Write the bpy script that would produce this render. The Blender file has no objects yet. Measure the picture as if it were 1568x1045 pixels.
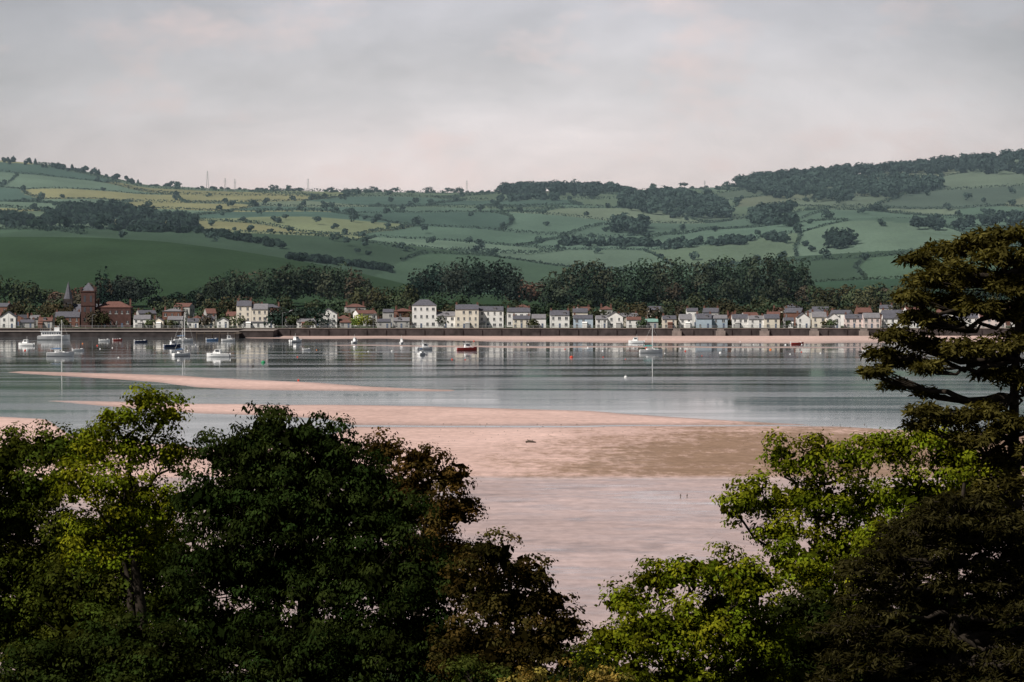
import bpy, math, numpy as np
from mathutils import Vector
rng=np.random.default_rng(7)
F=6533.0; H=36.0; R0=397.4; K=F*H
sc=bpy.context.scene
sc.view_settings.view_transform='Standard'; sc.view_settings.look='None'; sc.view_settings.exposure=0
def W(c,r,y): return np.array([(c-784)/F*y, y, H-(r-R0)/F*y])
# ------------------------------------------------------------ noise
def vn(x,y,seed=0):
    x=np.asarray(x,float);y=np.asarray(y,float)
    xi=np.floor(x).astype(np.int64);yi=np.floor(y).astype(np.int64);xf=x-xi;yf=y-yi
    def h(a,b):
        n=(a*374761393+b*668265263+seed*974634777)&0xffffffff
        n=((n^(n>>13))*1274126177)&0xffffffff
        return ((n^(n>>16))&0xffff)/65535.0
    u=xf*xf*(3-2*xf);v=yf*yf*(3-2*yf)
    return (h(xi,yi)*(1-u)+h(xi+1,yi)*u)*(1-v)+(h(xi,yi+1)*(1-u)+h(xi+1,yi+1)*u)*v
def fbm(x,y,seed=0,o=4):
    s=0;a=1;t=0
    for i in range(o):
        s=s+a*(vn(x,y,seed+i)-.5);t+=a;a*=.5;x=x*2.03;y=y*2.03
    return s/t*2
# ------------------------------------------------------------ mesh helpers
def mesh_obj(name,V,Fc,mats,col=None,fattr=None,midx=None,smooth=False,parent=None):
    V=np.asarray(V,np.float32);Fc=np.asarray(Fc,np.int32);k=Fc.shape[1];n=len(Fc)
    me=bpy.data.meshes.new(name);me.vertices.add(len(V));me.vertices.foreach_set('co',V.ravel())
    me.loops.add(n*k);me.loops.foreach_set('vertex_index',Fc.ravel())
    me.polygons.add(n);me.polygons.foreach_set('loop_start',np.arange(0,n*k,k,dtype=np.int32))
    for m in (mats if isinstance(mats,list) else [mats]): me.materials.append(m)
    if midx is not None: me.polygons.foreach_set('material_index',np.asarray(midx,np.int32))
    if smooth: me.polygons.foreach_set('use_smooth',np.ones(n,bool))
    if col is not None:
        a=me.color_attributes.new(name='Col',type='FLOAT_COLOR',domain='POINT')
        c=np.ones((len(V),4),np.float32);c[:,:3]=col;a.data.foreach_set('color',c.ravel())
    if fattr is not None:
        for kx,v in fattr.items():
            a=me.attributes.new(kx,'FLOAT','POINT');a.data.foreach_set('value',np.asarray(v,np.float32))
    me.update(calc_edges=True)
    ob=bpy.data.objects.new(name,me);sc.collection.objects.link(ob)
    if parent: ob.parent=parent
    return ob
def pyobj(name,V,Fs,mat,parent=None,smooth=False):
    me=bpy.data.meshes.new(name);me.from_pydata([tuple(map(float,v)) for v in V],[],Fs);me.materials.append(mat)
    if smooth:
        for p in me.polygons:p.use_smooth=True
    me.update();ob=bpy.data.objects.new(name,me);sc.collection.objects.link(ob)
    if parent: ob.parent=parent
    return ob
def empty(name,loc,rot=0):
    e=bpy.data.objects.new(name,None);e.location=[float(v) for v in loc];e.rotation_euler=(0,0,rot);e.empty_display_size=.5
    sc.collection.objects.link(e);return e
class B:
    def __init__(s): s.V=[];s.F=[]
    def add(s,V,Fs):
        o=len(s.V);s.V+= [tuple(v) for v in V];s.F+=[tuple(i+o for i in f) for f in Fs]
    def box(s,x0,x1,y0,y1,z0,z1):
        s.add([(x0,y0,z0),(x1,y0,z0),(x1,y1,z0),(x0,y1,z0),(x0,y0,z1),(x1,y0,z1),(x1,y1,z1),(x0,y1,z1)],
              [(0,3,2,1),(4,5,6,7),(0,1,5,4),(1,2,6,5),(2,3,7,6),(3,0,4,7)])
    def tube(s,P,R,n=6):
        P=[Vector(p) for p in P];o=len(s.V)
        for i,p in enumerate(P):
            d=(P[min(i+1,len(P)-1)]-P[max(i-1,0)]).normalized()
            a=d.orthogonal().normalized();b=d.cross(a)
            for k in range(n):
                t=2*math.pi*k/n;s.V.append(tuple(p+(a*math.cos(t)+b*math.sin(t))*R[i]))
        for i in range(len(P)-1):
            for k in range(n):
                s.F.append((o+i*n+k,o+i*n+(k+1)%n,o+(i+1)*n+(k+1)%n,o+(i+1)*n+k))
        s.F.append(tuple(o+k for k in range(n))[::-1]);s.F.append(tuple(o+(len(P)-1)*n+k for k in range(n)))
    def obj(s,name,mat,parent=None,smooth=False): return pyobj(name,s.V,s.F,mat,parent,smooth)
# ------------------------------------------------------------ materials
def newmat(name):
    m=bpy.data.materials.new(name);m.use_nodes=True;nt=m.node_tree
    return m,nt,nt.nodes['Principled BSDF']
def noise(nt,scale,detail=3,vec=None,rough=.5):
    n=nt.nodes.new('ShaderNodeTexNoise');n.inputs['Scale'].default_value=scale;n.inputs['Detail'].default_value=detail;n.inputs['Roughness'].default_value=rough
    if vec: nt.links.new(vec,n.inputs['Vector'])
    return n
def mapr(nt,src,a,b,c,d):
    m=nt.nodes.new('ShaderNodeMapRange');nt.links.new(src,m.inputs[0])
    for i,v in zip((1,2,3,4),(a,b,c,d)): m.inputs[i].default_value=v
    return m.outputs[0]
def math_(nt,op,a,b):
    m=nt.nodes.new('ShaderNodeMath');m.operation=op
    for i,v in enumerate((a,b)):
        if isinstance(v,(int,float)): m.inputs[i].default_value=v
        else: nt.links.new(v,m.inputs[i])
    return m.outputs[0]
def vmul(nt,col,fac):
    m=nt.nodes.new('ShaderNodeVectorMath');m.operation='SCALE';nt.links.new(col,m.inputs[0]);nt.links.new(fac,m.inputs['Scale']);return m.outputs[0]
def geo_pos(nt,sx=1,sy=1,sz=1):
    g=nt.nodes.new('ShaderNodeNewGeometry');m=nt.nodes.new('ShaderNodeMapping');m.inputs['Scale'].default_value=(sx,sy,sz)
    nt.links.new(g.outputs['Position'],m.inputs['Vector']);return m.outputs['Vector']
def attr(nt,name):
    a=nt.nodes.new('ShaderNodeAttribute');a.attribute_name=name;return a
def paint(name,col,rough=.7,var=.12,scale=.8,spec=.3):
    m,nt,p=newmat(name)
    c=nt.nodes.new('ShaderNodeRGB');c.outputs[0].default_value=(*col,1)
    n=noise(nt,scale,5,geo_pos(nt))
    nt.links.new(vmul(nt,c.outputs[0],mapr(nt,n.outputs[0],.3,.7,1-var,1+var)),p.inputs['Base Color'])
    p.inputs['Roughness'].default_value=rough;p.inputs['Specular IOR Level'].default_value=spec
    return m
def leafmat(name,trans=.25):
    m,nt,p=newmat(name);a=attr(nt,'Col')
    nt.nodes.remove(p);p=nt.nodes.new('ShaderNodeBsdfDiffuse');nt.links.new(a.outputs['Color'],p.inputs['Color'])
    if trans<=0:
        nt.links.new(p.outputs[0],nt.nodes['Material Output'].inputs[0]);return m
    t=nt.nodes.new('ShaderNodeBsdfTranslucent');x=nt.nodes.new('ShaderNodeMixShader');x.inputs[0].default_value=trans
    g=nt.nodes.new('ShaderNodeVectorMath');g.operation='MULTIPLY';nt.links.new(a.outputs['Color'],g.inputs[0]);g.inputs[1].default_value=(1.6,1.5,.4)
    nt.links.new(g.outputs[0],t.inputs['Color'])
    nt.links.new(p.outputs[0],x.inputs[1]);nt.links.new(t.outputs[0],x.inputs[2]);nt.links.new(x.outputs[0],nt.nodes['Material Output'].inputs[0])
    return m
M_leaf=leafmat('leaf',.22);M_far=leafmat('far_foliage',0)
M_bark=paint('bark',(.035,.028,.022),.9,.4,6,.05)
M_land,nt,p=newmat('fields')
a=attr(nt,'Col');n1=noise(nt,.02,6,geo_pos(nt,1,.6,1));n2=noise(nt,.35,4,geo_pos(nt,1,.35,1))
c=vmul(nt,a.outputs['Color'],mapr(nt,n1.outputs[0],.3,.7,.84,1.16));c=vmul(nt,c,mapr(nt,n2.outputs[0],.3,.7,.92,1.08))
nt.links.new(c,p.inputs['Base Color']);p.inputs['Roughness'].default_value=1;p.inputs['Specular IOR Level'].default_value=0
M_mud,nt,p=newmat('mud_and_sand')
a=attr(nt,'Col');w=attr(nt,'wet');wdm=attr(nt,'weed')
n1=noise(nt,.05,7,geo_pos(nt,.5,.25,1),.65);n2=noise(nt,.9,5,geo_pos(nt,.6,.25,1),.7);n3=noise(nt,.16,6,geo_pos(nt,.35,1.,1),.7)
n4=noise(nt,1,6,geo_pos(nt,.55,.13,1),.75);n5=noise(nt,1,5,geo_pos(nt,.06,.035,1),.6)
wsum=math_(nt,'ADD',math_(nt,'MULTIPLY',n4.outputs[0],1.7),math_(nt,'MULTIPLY',n5.outputs[0],1.3))
wmask=mapr(nt,math_(nt,'ADD',wsum,math_(nt,'MULTIPLY',wdm.outputs['Fac'],.75)),1.62,2.15,0,.85)
wmask=math_(nt,'MULTIPLY',wmask,mapr(nt,wdm.outputs['Fac'],0,.15,0,1))
mixw=nt.nodes.new('ShaderNodeMix');mixw.data_type='RGBA';nt.links.new(wmask,mixw.inputs[0]);nt.links.new(a.outputs['Color'],mixw.inputs[6]);mixw.inputs[7].default_value=(.235,.155,.10,1)
c=vmul(nt,mixw.outputs[2],mapr(nt,n1.outputs[0],.3,.7,.88,1.09));c=vmul(nt,c,mapr(nt,n2.outputs[0],.3,.7,.80,1.17));c=vmul(nt,c,mapr(nt,n3.outputs[0],.35,.65,.90,1.08))
nt.links.new(c,p.inputs['Base Color'])
n6=noise(nt,1,6,geo_pos(nt,.07,.10,1),.65)
wet_=math_(nt,'MULTIPLY',w.outputs['Fac'],mapr(nt,n6.outputs[0],.38,.62,.65,1.26))
r=nt.nodes.new('ShaderNodeMath');r.operation='MULTIPLY_ADD';nt.links.new(wet_,r.inputs[0]);r.inputs[1].default_value=-.68;r.inputs[2].default_value=.95
nt.links.new(r.outputs[0],p.inputs['Roughness']);
nt.links.new(math_(nt,'MULTIPLY',wet_,.6),p.inputs['Specular IOR Level'])
bp=nt.nodes.new('ShaderNodeBump');bp.inputs['Strength'].default_value=.35;bp.inputs['Distance'].default_value=.06;nt.links.new(n2.outputs[0],bp.inputs['Height']);nt.links.new(bp.outputs[0],p.inputs['Normal'])
M_water,nt,p=newmat('estuary_water')
p.inputs['Base Color'].default_value=(.09,.105,.115,1);p.inputs['IOR'].default_value=1.45
n1=noise(nt,1,6,geo_pos(nt,.005,.03,1),.6)
nt.links.new(mapr(nt,n1.outputs[0],.40,.64,.03,.115),p.inputs['Roughness'])
n2=noise(nt,1,3,geo_pos(nt,.35,1.2,1))
bp=nt.nodes.new('ShaderNodeBump');bp.inputs['Strength'].default_value=.02;bp.inputs['Distance'].default_value=.02;nt.links.new(n2.outputs[0],bp.inputs['Height']);nt.links.new(bp.outputs[0],p.inputs['Normal'])
# ------------------------------------------------------------ land heights
def zr(r,y): return H-(r-R0)/F*y
CG=np.arange(-700,2300,10.);YG=np.arange(2000,7001,20.)
def I(c,pts): return np.interp(c,[q[0] for q in pts],[q[1] for q in pts])
sky_r=I(CG,[(-300,225),(0,243),(60,248),(120,258),(170,268),(215,281),(320,286),(500,291),(760,292),(820,290),(1000,288),(1130,284),(1180,275),(1250,268),(1400,258),(1480,248),(1568,238),(1900,225)])
s1=I(CG,[(-300,352),(0,357),(150,358),(250,364),(350,376),(450,392),(540,410),(640,436),(760,452),(1000,455),(1200,432),(1300,425),(1568,415)])
s2=I(CG,[(-300,345),(0,346),(300,350),(500,357),(640,372),(760,388),(850,402),(950,408),(1100,404),(1200,392),(1400,380),(1568,373)])
m1=I(CG,[(-300,308),(0,312),(200,318),(400,328),(600,335),(780,338),(950,335),(1100,338),(1250,325),(1400,325),(1568,315)])
m0=I(CG,[(-300,340),(0,338),(500,348),(780,368),(1000,372),(1200,362),(1568,350)])
nodes=[(2000,np.full_like(CG,3.2)),(2100,np.full_like(CG,4.2)),(2180,np.full_like(CG,6.)),
 (2350,zr(np.full_like(CG,468.),2350)),(2750,zr(s1,2750)),(2900,zr(s1,2750)-9),(3200,zr(s2,3200)),(3350,zr(s2,3200)-7),(3550,zr(m0,3550)),
 (3900,zr(m1,3900)),(4020,zr(m1,3900)-3),(4700,zr(sky_r,4700)),(5100,zr(sky_r,4700)-12),(7000,np.full_like(CG,40.))]
ny=np.array([q[0] for q in nodes],float);nz=np.array([q[1] for q in nodes])
T=np.array([np.interp(YG,ny,nz[:,i]) for i in range(len(CG))])
def sm(A,ax,n):
    for _ in range(n):
        P=np.take(A,[0],ax);Q=np.take(A,[-1],ax);E=np.concatenate([P,A,Q],ax);m=A.shape[ax]
        A=(np.take(E,range(0,m),ax)+2*A+np.take(E,range(2,m+2),ax))/4
    return A
T2=sm(sm(T,1,8),0,6)
def hz(x,y):
    x=np.asarray(x,float);y=np.asarray(y,float);yy=np.maximum(y,2000)
    c=784+F*x/yy
    fc=np.clip((c-CG[0])/10,0,len(CG)-1.001);fy=np.clip((yy-2000)/20,0,len(YG)-1.001)
    ic=fc.astype(int);iy=fy.astype(int);u=fc-ic;v=fy-iy
    z=(T2[ic,iy]*(1-u)+T2[ic+1,iy]*u)*(1-v)+(T2[ic,iy+1]*(1-u)+T2[ic+1,iy+1]*u)*v
    k=np.clip((yy-2350)/400,0,1)
    k2=np.clip((yy-3250)/300,0,1)*np.clip((4900-yy)/400,.25,1)
    return z+k*fbm(x/260,y/260,3,3)*2.2+k2*fbm(x/300+5,y/400,9,3)*17.0*np.clip((4700-yy)/600,.08,1)
def ground_at(c,r,y0=2060,y1=4760):
    ys=np.arange(y0,y1,4.);xs=(c-784)/F*ys;z=hz(xs,ys);l=H-(r-R0)/F*ys
    i=np.where(z>=l)[0]
    if len(i)==0: return None
    i=i[0];return np.array([xs[i],ys[i],z[i]])
seeds=[]
def addseeds(y0,y1,sx,sy,hw):
    y=y0
    while y<y1:
        w=hw(y);xs=np.arange(-w,w,sx)
        off=rng.uniform(0,sx)
        for x in xs: seeds.append((x+off+rng.uniform(-.38,.38)*sx,y+rng.uniform(-.38,.38)*sy))
        y+=sy
addseeds(2300,2950,380,300,lambda y:.19*y);addseeds(3080,3300,190,170,lambda y:.19*y);addseeds(3440,4950,125,185,lambda y:.19*y)
seeds=np.array(seeds)
def warp(x,y): return x+45*fbm(x/300,y/300,21,3),y+60*fbm(x/300,y/300,31,3)
def cell(x,y):
    x=np.asarray(x).ravel();y=np.asarray(y).ravel();wx,wy=warp(x,y);out=np.zeros(len(x),int)
    for s in range(0,len(x),4000):
        d=(wx[s:s+4000,None]-seeds[:,0])**2+(wy[s:s+4000,None]-seeds[:,1])**2
        out[s:s+4000]=d.argmin(1)
    return out
cs=784+F*seeds[:,0]/seeds[:,1]
fcol=np.zeros((len(seeds),3))
for i,(x,y) in enumerate(seeds):
    c=cs[i];u=rng.random()
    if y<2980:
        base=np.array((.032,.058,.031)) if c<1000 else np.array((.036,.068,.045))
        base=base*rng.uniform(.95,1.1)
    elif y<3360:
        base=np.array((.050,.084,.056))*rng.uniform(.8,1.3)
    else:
        pal=[(.074,.122,.092),(.105,.158,.118),(.058,.100,.082),(.130,.172,.124),(.082,.132,.102),(.095,.138,.096)]  # far greens tinted bluish: aerial haze painted into the field colour
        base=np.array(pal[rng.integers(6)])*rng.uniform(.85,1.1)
        if c<400 and y>3500 and u<.40: base=np.array((.23,.235,.125))*rng.uniform(.75,1.1)  # yellower left fields: sunlit hillside painted into the base colour
        elif c<620 and u<.25: base=np.array((.15,.18,.105))  # milder step of the same painted sunlit tint
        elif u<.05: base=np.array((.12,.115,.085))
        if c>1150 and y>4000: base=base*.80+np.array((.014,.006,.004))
    fcol[i]=base
# ------------------------------------------------------------ estuary shape
def estuary(x,y):
    c=784+F*x/y;r=R0+K/y
    wob=fbm(x/60,y/140,41,4);wob2=fbm(x/14,y/40,51,3)
    rr=r+wob*(2.2+(r-560).clip(0,200)*.02)+wob2*.8
    def band(c,top,bot): return np.minimum(rr-I(c,top),I(c,bot)-rr)
    far=band(c,[(-500,514),(360,517),(420,514),(2500,508)],[(-500,508),(350,515),(380,519),(600,521),(800,524),(1100,525.5),(2500,527)])
    b2=band(c,[(440,531),(520,529.5),(700,529.3),(1000,530),(1300,531),(1450,533)],[(440,529),(520,530.6),(700,532),(1000,532.5),(1300,533),(1450,531)])
    A=band(c,[(0,571),(30,568),(150,571),(300,576.5),(500,587),(600,592),(690,596.5),(710,599)],[(0,569),(30,571.5),(150,579),(240,585),(300,592.5),(380,596.5),(600,598),(690,598.5),(710,596)])
    top=I(c,[(-600,614),(30,614),(150,614.5),(270,617),(300,618),(500,620),(700,624),(900,630),(1100,643),(1250,652),(1350,658),(1568,666),(2200,690)])
    main=rr-top
    pool=np.minimum(rr-I(c,[(-600,610),(40,612),(140,620),(200,626),(300,633),(420,637),(500,643),(540,652)]),I(c,[(-600,636),(0,638),(70,642),(110,668),(300,685),(420,684),(500,668),(540,654)])-rr)
    main=np.minimum(main,-pool)
    s=np.maximum(np.maximum(far,b2),np.maximum(A,main))
    z=np.clip(.05*s,-.45,.13)+np.clip((s-3)/60,0,1)*.12
    col=np.zeros(x.shape+(3,));pink=np.array((.65,.455,.405));
    col[:]=pink
    lim=I(r,[(632,1150),(650,850),(680,720),(700,690),(735,640)])
    br=np.clip((r-628)/50,0,1)*np.clip((738-r)/8,0,1)*np.clip((c-lim)/360,0,1)
    lo=np.clip((r-731)/6,0,1)[...,None];col=col*(1-lo)+np.array((.52,.395,.378))*lo
    rip=np.clip(fbm(x/9,y/9,77,5)*3-.7,0,1)[...,None]*lo*.30;col=col*(1-rip)
    ed=np.clip(1-np.abs(r+wob*2-736)/2.6,0,1)[...,None]*.45;col=col*(1-ed)+np.array((.74,.60,.57))*ed
    n3=np.clip(fbm(x/20,y/70,81,4)*1.6,-1,1)[...,None];col=col*(1+.13*n3)
    fb=(np.clip((545-r)/10,0,1))[...,None];col=col*(1-fb)+np.array((.60,.435,.385))*fb
    wl=np.clip(1-(s/4.0),0,1)[...,None]*.32;col=col*(1-wl)
    wet=np.where(r>732,.75,.25)+.25*np.clip(n3[...,0],-1,1)-br*.2+wl[...,0]*1.6+rip[...,0]*.8
    return z,col,np.clip(wet,0,1),br
# ------------------------------------------------------------ ground sheet
rows=list(np.linspace(-80,372,50))+[K/(r-R0) for r in np.arange(1020,517.0,-.85)]
rows=[q for q in rows if q<1990]+[1992,1998.9,2000.6]+list(np.arange(2008,5200,7.5))+list(np.geomspace(5250,30000,16))
rows=np.array(rows);t=np.linspace(-1,1,521)
Y,TT=np.meshgrid(rows,t,indexing='ij');X=TT*(80+.2*np.abs(Y))
Z=np.zeros_like(X);C=np.zeros(X.shape+(3,));wet=np.zeros_like(X);weed=np.zeros_like(X)
es=(Y>=372)&(Y<1999.5);ld=Y>=1999.5
ez,ec,ew,eb=estuary(X[es],Y[es]);Z[es]=ez;C[es]=ec;wet[es]=ew;weed[es]=eb
f0=Y<372;Z[f0]=np.interp(Y[f0],[-80,0,60,150,250,340,372],[36,33.5,26,15,7,2.0,.2]);C[f0]=(.02,.032,.012)
Z[ld]=hz(X[ld],Y[ld]);Z[Y>7000]=Z[Y>7000]*0+35
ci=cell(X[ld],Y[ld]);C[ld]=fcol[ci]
vil=(Y>1999.5)&(Y<2250);C[vil]=(.05,.07,.04)
nr,ncl=X.shape;idx=np.arange(nr*ncl).reshape(nr,ncl)
Q=np.stack([idx[:-1,:-1],idx[:-1,1:],idx[1:,1:],idx[1:,:-1]],-1).reshape(-1,4)
ymid=np.repeat((rows[:-1]+rows[1:])/2,ncl-1)
mi=np.where((ymid>368)&(ymid<1999.7),1,0)
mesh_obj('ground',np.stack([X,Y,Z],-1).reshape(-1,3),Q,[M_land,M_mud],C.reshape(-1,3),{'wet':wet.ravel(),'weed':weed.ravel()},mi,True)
pyobj('estuary_water',[(-900,374,0),(900,374,0),(900,1999.5,0),(-900,1999.5,0)],[(0,1,2,3)],M_water)
# ------------------------------------------------------------ foliage tools
def nrm(v): return v/np.maximum(np.linalg.norm(v,axis=-1,keepdims=True),1e-9)
def quads(P,N,Ls,Ws,D=None):
    N=nrm(N);
    if D is None: D=rng.normal(size=P.shape)
    D=nrm(D-N*(D*N).sum(1,keepdims=True));S=np.cross(N,D)
    Ls=np.asarray(Ls)[:,None]/2;Ws=np.asarray(Ws)[:,None]/2
    V=np.stack([P-D*Ls,P+S*Ws-D*Ls*.1,P+D*Ls,P-S*Ws-D*Ls*.1],1).reshape(-1,3)
    return V,np.arange(len(V)).reshape(-1,4)
def far_tpl(seed,nl,nq,kind='round'):
    g=np.random.default_rng(seed)
    if kind=='round':
        C_=[(g.uniform(-.24,.24),g.uniform(-.24,.24),g.uniform(.32,.80),g.uniform(.13,.25)) for _ in range(nl)]
    elif kind=='tall':
        C_=[(g.uniform(-.1,.1),g.uniform(-.1,.1),.2+.68*i/(nl-1),.17-.06*abs(i/(nl-1)-.4)) for i in range(nl)]
    else:
        C_=[(g.uniform(-.03,.03),g.uniform(-.03,.03),.12+.8*i/(nl-1),.2*(1-i/(nl-1))+.04) for i in range(nl)]
    C_=np.array(C_);w=C_[:,3]**2;k=g.choice(nl,nq,p=w/w.sum())
    d=nrm(g.normal(size=(nq,3)));p=C_[k,:3]+d*C_[k,3:4]*g.uniform(.8,1.08,(nq,1))
    p[:,2]=np.clip(p[:,2],.02,1);n=nrm(d+g.normal(size=d.shape)*.35+np.array((0,0,.25)))
    return p,n
class Far:
    def __init__(s): s.P=[];s.N=[];s.S=[];s.C=[]
    def put(s,tp,loc,h,w,size,col):
        p,n=tp;a=rng.uniform(0,6.28);ca,sa=math.cos(a),math.sin(a);Rm=np.array([[ca,-sa,0],[sa,ca,0],[0,0,1]])
        p=(p@Rm.T)*np.array([w,w,h])+loc;s.P.append(p);s.N.append(n@Rm.T);s.S.append(rng.uniform(.6,1.3,len(p))*size)
        s.C.append(np.array(col)*rng.uniform(.75,1.25,(len(p),1)))
    def build(s,name):
        if not s.P:return
        V,Fc=quads(np.concatenate(s.P),np.concatenate(s.N),np.concatenate(s.S),np.concatenate(s.S)*.85)
        mesh_obj(name,V,Fc,M_far,np.repeat(np.concatenate(s.C),4,0))
tp_big=[far_tpl(i,10,380) for i in range(6)];tp_tall=[far_tpl(20+i,7,380,'tall') for i in range(4)];tp_con=[far_tpl(30+i,8,260,'con') for i in range(3)]
tp_sm=[far_tpl(40+i,7,100) for i in range(6)]
def pick(l): return l[rng.integers(len(l))]
G1=(.028,.046,.030);G2=(.044,.062,.032);G3=(.020,.035,.028);BR=(.056,.047,.034)
bt=Far()
def belt(c0,c1,y,tops,n,kind='round',col=G1,wf=1.0,jit=5,size=1.5):
    for i in range(n):
        c=c0+(c1-c0)*(i+rng.uniform(0,1))/n;yy=y+rng.uniform(-25,25);x=(c-784)/F*yy;g=float(hz(x,yy))
        r=I(c,tops)+rng.uniform(-jit,jit)+6*vn(c/45.,y*.1,5)*(jit>4);h=max(zr(r,yy)-g,4.)
        tpl=pick({'round':tp_big,'tall':tp_tall,'con':tp_con}[kind])
        w=min(h,15)*wf*rng.uniform(.85,1.25);cc=np.array(col)*rng.uniform(.65,1.5)*np.array((rng.uniform(.85,1.5),1,1))
        if rng.random()<.10 and kind=='round': cc=np.array(BR)*rng.uniform(.9,1.4)
        bt.put(tpl,np.array([x,yy,g-1]),h+1,w,size,cc)
belt(636,790,2360,[(636,425),(670,398),(720,388),(770,394),(790,415)],20,'round',G3,1.25,8)
belt(780,860,2380,[(780,428),(860,428)],8,'round',BR,1)
belt(840,1050,2350,[(840,418),(880,400),(950,403),(1040,396),(1050,412)],28,'tall',G1,1.6,8)
belt(840,1050,2330,[(840,430),(1050,425)],20,'round',G1,1.1)
belt(1060,1235,2380,[(1060,405),(1120,390),(1200,386),(1235,405)],24,'tall',G1,1.6,7)
belt(1060,1235,2350,[(1060,425),(1235,425)],18,'round',G1,1.1)
belt(1225,1420,2330,[(1225,430),(1300,440),(1420,428)],22,'round',G2,1.0,10)
belt(1420,1800,2330,[(1420,425),(1800,415)],34,'round',G1,1.0,8)
belt(300,565,2330,[(300,432),(340,416),(420,410),(480,402),(540,410),(565,425)],34,'round',G1,1.2,9)
belt(545,640,2250,[(545,440),(640,445)],11,'round',G2,1.0,10)
belt(148,225,2300,[(148,425),(190,412),(225,425)],10,'round',G3,1.2)
belt(150,168,2290,[(150,402),(168,402)],2,'con',(.017,.03,.023),1.0,1)
belt(-300,85,2300,[(-300,405),(0,420),(50,430),(85,440)],30,'round',G2,1.1,10)
belt(80,150,2260,[(80,440),(150,440)],9,'round',BR,1.0)
belt(225,310,2290,[(225,450),(310,440)],10,'round',G1,1.0)
belt(-300,1900,2150,[(-300,460),(1900,458)],115,'round',(.038,.052,.030),1.3,13,1.3)
belt(-300,1900,2090,[(-300,470),(1900,470)],100,'round',(.042,.049,.028),1.4,11,1.1)
belt(60,640,2050,[(60,478),(640,478)],34,'round',G2,1.4,8,1.0)
belt(640,1040,2052,[(640,474),(1040,474)],22,'round',G1,1.4,6,1.0)
belt(0,620,2034,[(0,488),(620,488)],26,'round',G2,1.5,5,.8)
belt(780,1400,2034,[(780,490),(1400,490)],14,'round',G2,1.5,5,.8)
belt(430,490,2042,[(430,468),(490,466)],6,'round',G3,1.3,4,1.0)
belt(412,430,2036,[(412,470),(430,470)],3,'round',G3,1.3,4,1.0)
bt.build('tree_belt')
# --- woods + hedges on hills
wd=Far()
FW=(.036,.060,.052);FD=(.030,.048,.045)  # hill wood greens, bluer with distance haze painted in
def wood(poly_top,poly_bot,n,h=11,col=FW):
    c0,c1=poly_top[0][0],poly_top[-1][0]
    for _ in range(n):
        c=rng.uniform(c0,c1);a=I(c,poly_top);b=I(c,poly_bot)
        if b<=a: continue
        g=ground_at(c,rng.uniform(a,b))
        if g is None: g=np.array([(c-784)/F*4680,4680,0.]);g[2]=hz(g[0],g[1])
        hh=h*rng.uniform(.75,1.2);wd.put(pick(tp_sm),g-np.array((0,0,1)),hh,hh*1.35,3.0,np.array(col)*rng.uniform(.75,1.25))
wood([(70,330),(110,322),(200,325),(300,345)],[(70,350),(110,352),(200,352),(300,352)],130,11,G3)
wood([(150,350),(300,352),(440,378)],[(150,354),(300,358),(440,384)],110,5,G3)
wood([(440,396),(520,402),(600,414)],[(440,399),(520,406),(600,418)],70,5,G3)
wood([(770,296),(830,288),(910,285),(945,296)],[(770,299),(830,303),(910,306),(945,300)],90,12,FD)
wood([(950,298),(1010,292),(1060,300),(1115,320)],[(950,320),(1010,336),(1060,336),(1115,334)],170,11)
wood([(1130,282),(1250,274),(1350,280),(1440,285)],[(1130,290),(1200,308),(1330,312),(1440,290)],300,12)
wood([(1130,277),(1250,268),(1400,255),(1700,225)],[(1130,281),(1250,277),(1400,268),(1700,270)],420,12,FD)
wood([(1150,330),(1220,322)],[(1150,345),(1220,350)],40,11)
wood([(940,345),(990,345)],[(940,362),(990,362)],24,12)
wood([(1010,378),(1200,366)],[(1010,384),(1200,372)],45,7)
wood([(760,305),(860,302)],[(760,310),(860,308)],30,7)
wood([(850,372),(1010,376)],[(850,377),(1010,381)],35,7)
wood([(1400,345),(1700,330)],[(1400,356),(1700,344)],60,9,FD)
wood([(0,334),(70,338)],[(0,350),(70,352)],50,8,G3)
wood([(-300,345),(0,345)],[(-300,352),(0,352)],70,9,G3)
wood([(1270,372),(1300,372)],[(1270,382),(1300,382)],14,12,G3)
for _ in range(200):
    c=rng.uniform(-200,1700);r=rng.uniform(285,400);g=ground_at(c,r)
    if g is None or g[1]<3050: continue
    h=rng.uniform(4,9);wd.put(pick(tp_sm),g-np.array((0,0,.6)),h,h*1.4,2.0,np.array(FW)*rng.uniform(.8,1.3))
for c in rng.uniform(-200,216,110):
    y=4660+rng.uniform(-30,30);x=(c-784)/F*y;h=rng.uniform(4,8);wd.put(pick(tp_con+tp_sm),np.array([x,y,hz(x,y)-1]),h,h*1.1,2.2,FD)
for c in rng.uniform(230,1130,120):
    y=4675+rng.uniform(-30,30);x=(c-784)/F*y;h=rng.uniform(1.2,3) if rng.random()<.9 else rng.uniform(4,8);wd.put(pick(tp_sm),np.array([x,y,hz(x,y)-.5]),h,h*2.2,2.,FD)
wd.build('hillside_woods')
hd=Far()
def inv(qx,qy):
    x,y=qx.copy(),qy.copy()
    for _ in range(12):
        wx,wy=warp(x,y);x+=.7*(qx-wx);y+=.7*(qy-wy)
    return x,y
EP=[]
for i in range(len(seeds)):
    d=np.hypot(*(seeds-seeds[i]).T);js=[j for j in np.where(d<420)[0] if j>i]
    for j in js:
        m=(seeds[i]+seeds[j])/2;v=seeds[j]-seeds[i];v=v/np.hypot(*v);pz=np.array([-v[1],v[0]])
        s=np.arange(-260,260,1.8);q=m+s[:,None]*pz
        di=((q-seeds[i])**2).sum(1);mn=((q[:,None,:]-seeds[None])**2).sum(2).min(1)
        q=q[di<=mn+1e-6]
        if len(q)<3 or rng.random()<.05: continue
        EP.append((q,rng.uniform(1.5,3.6),rng.random()))
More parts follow.
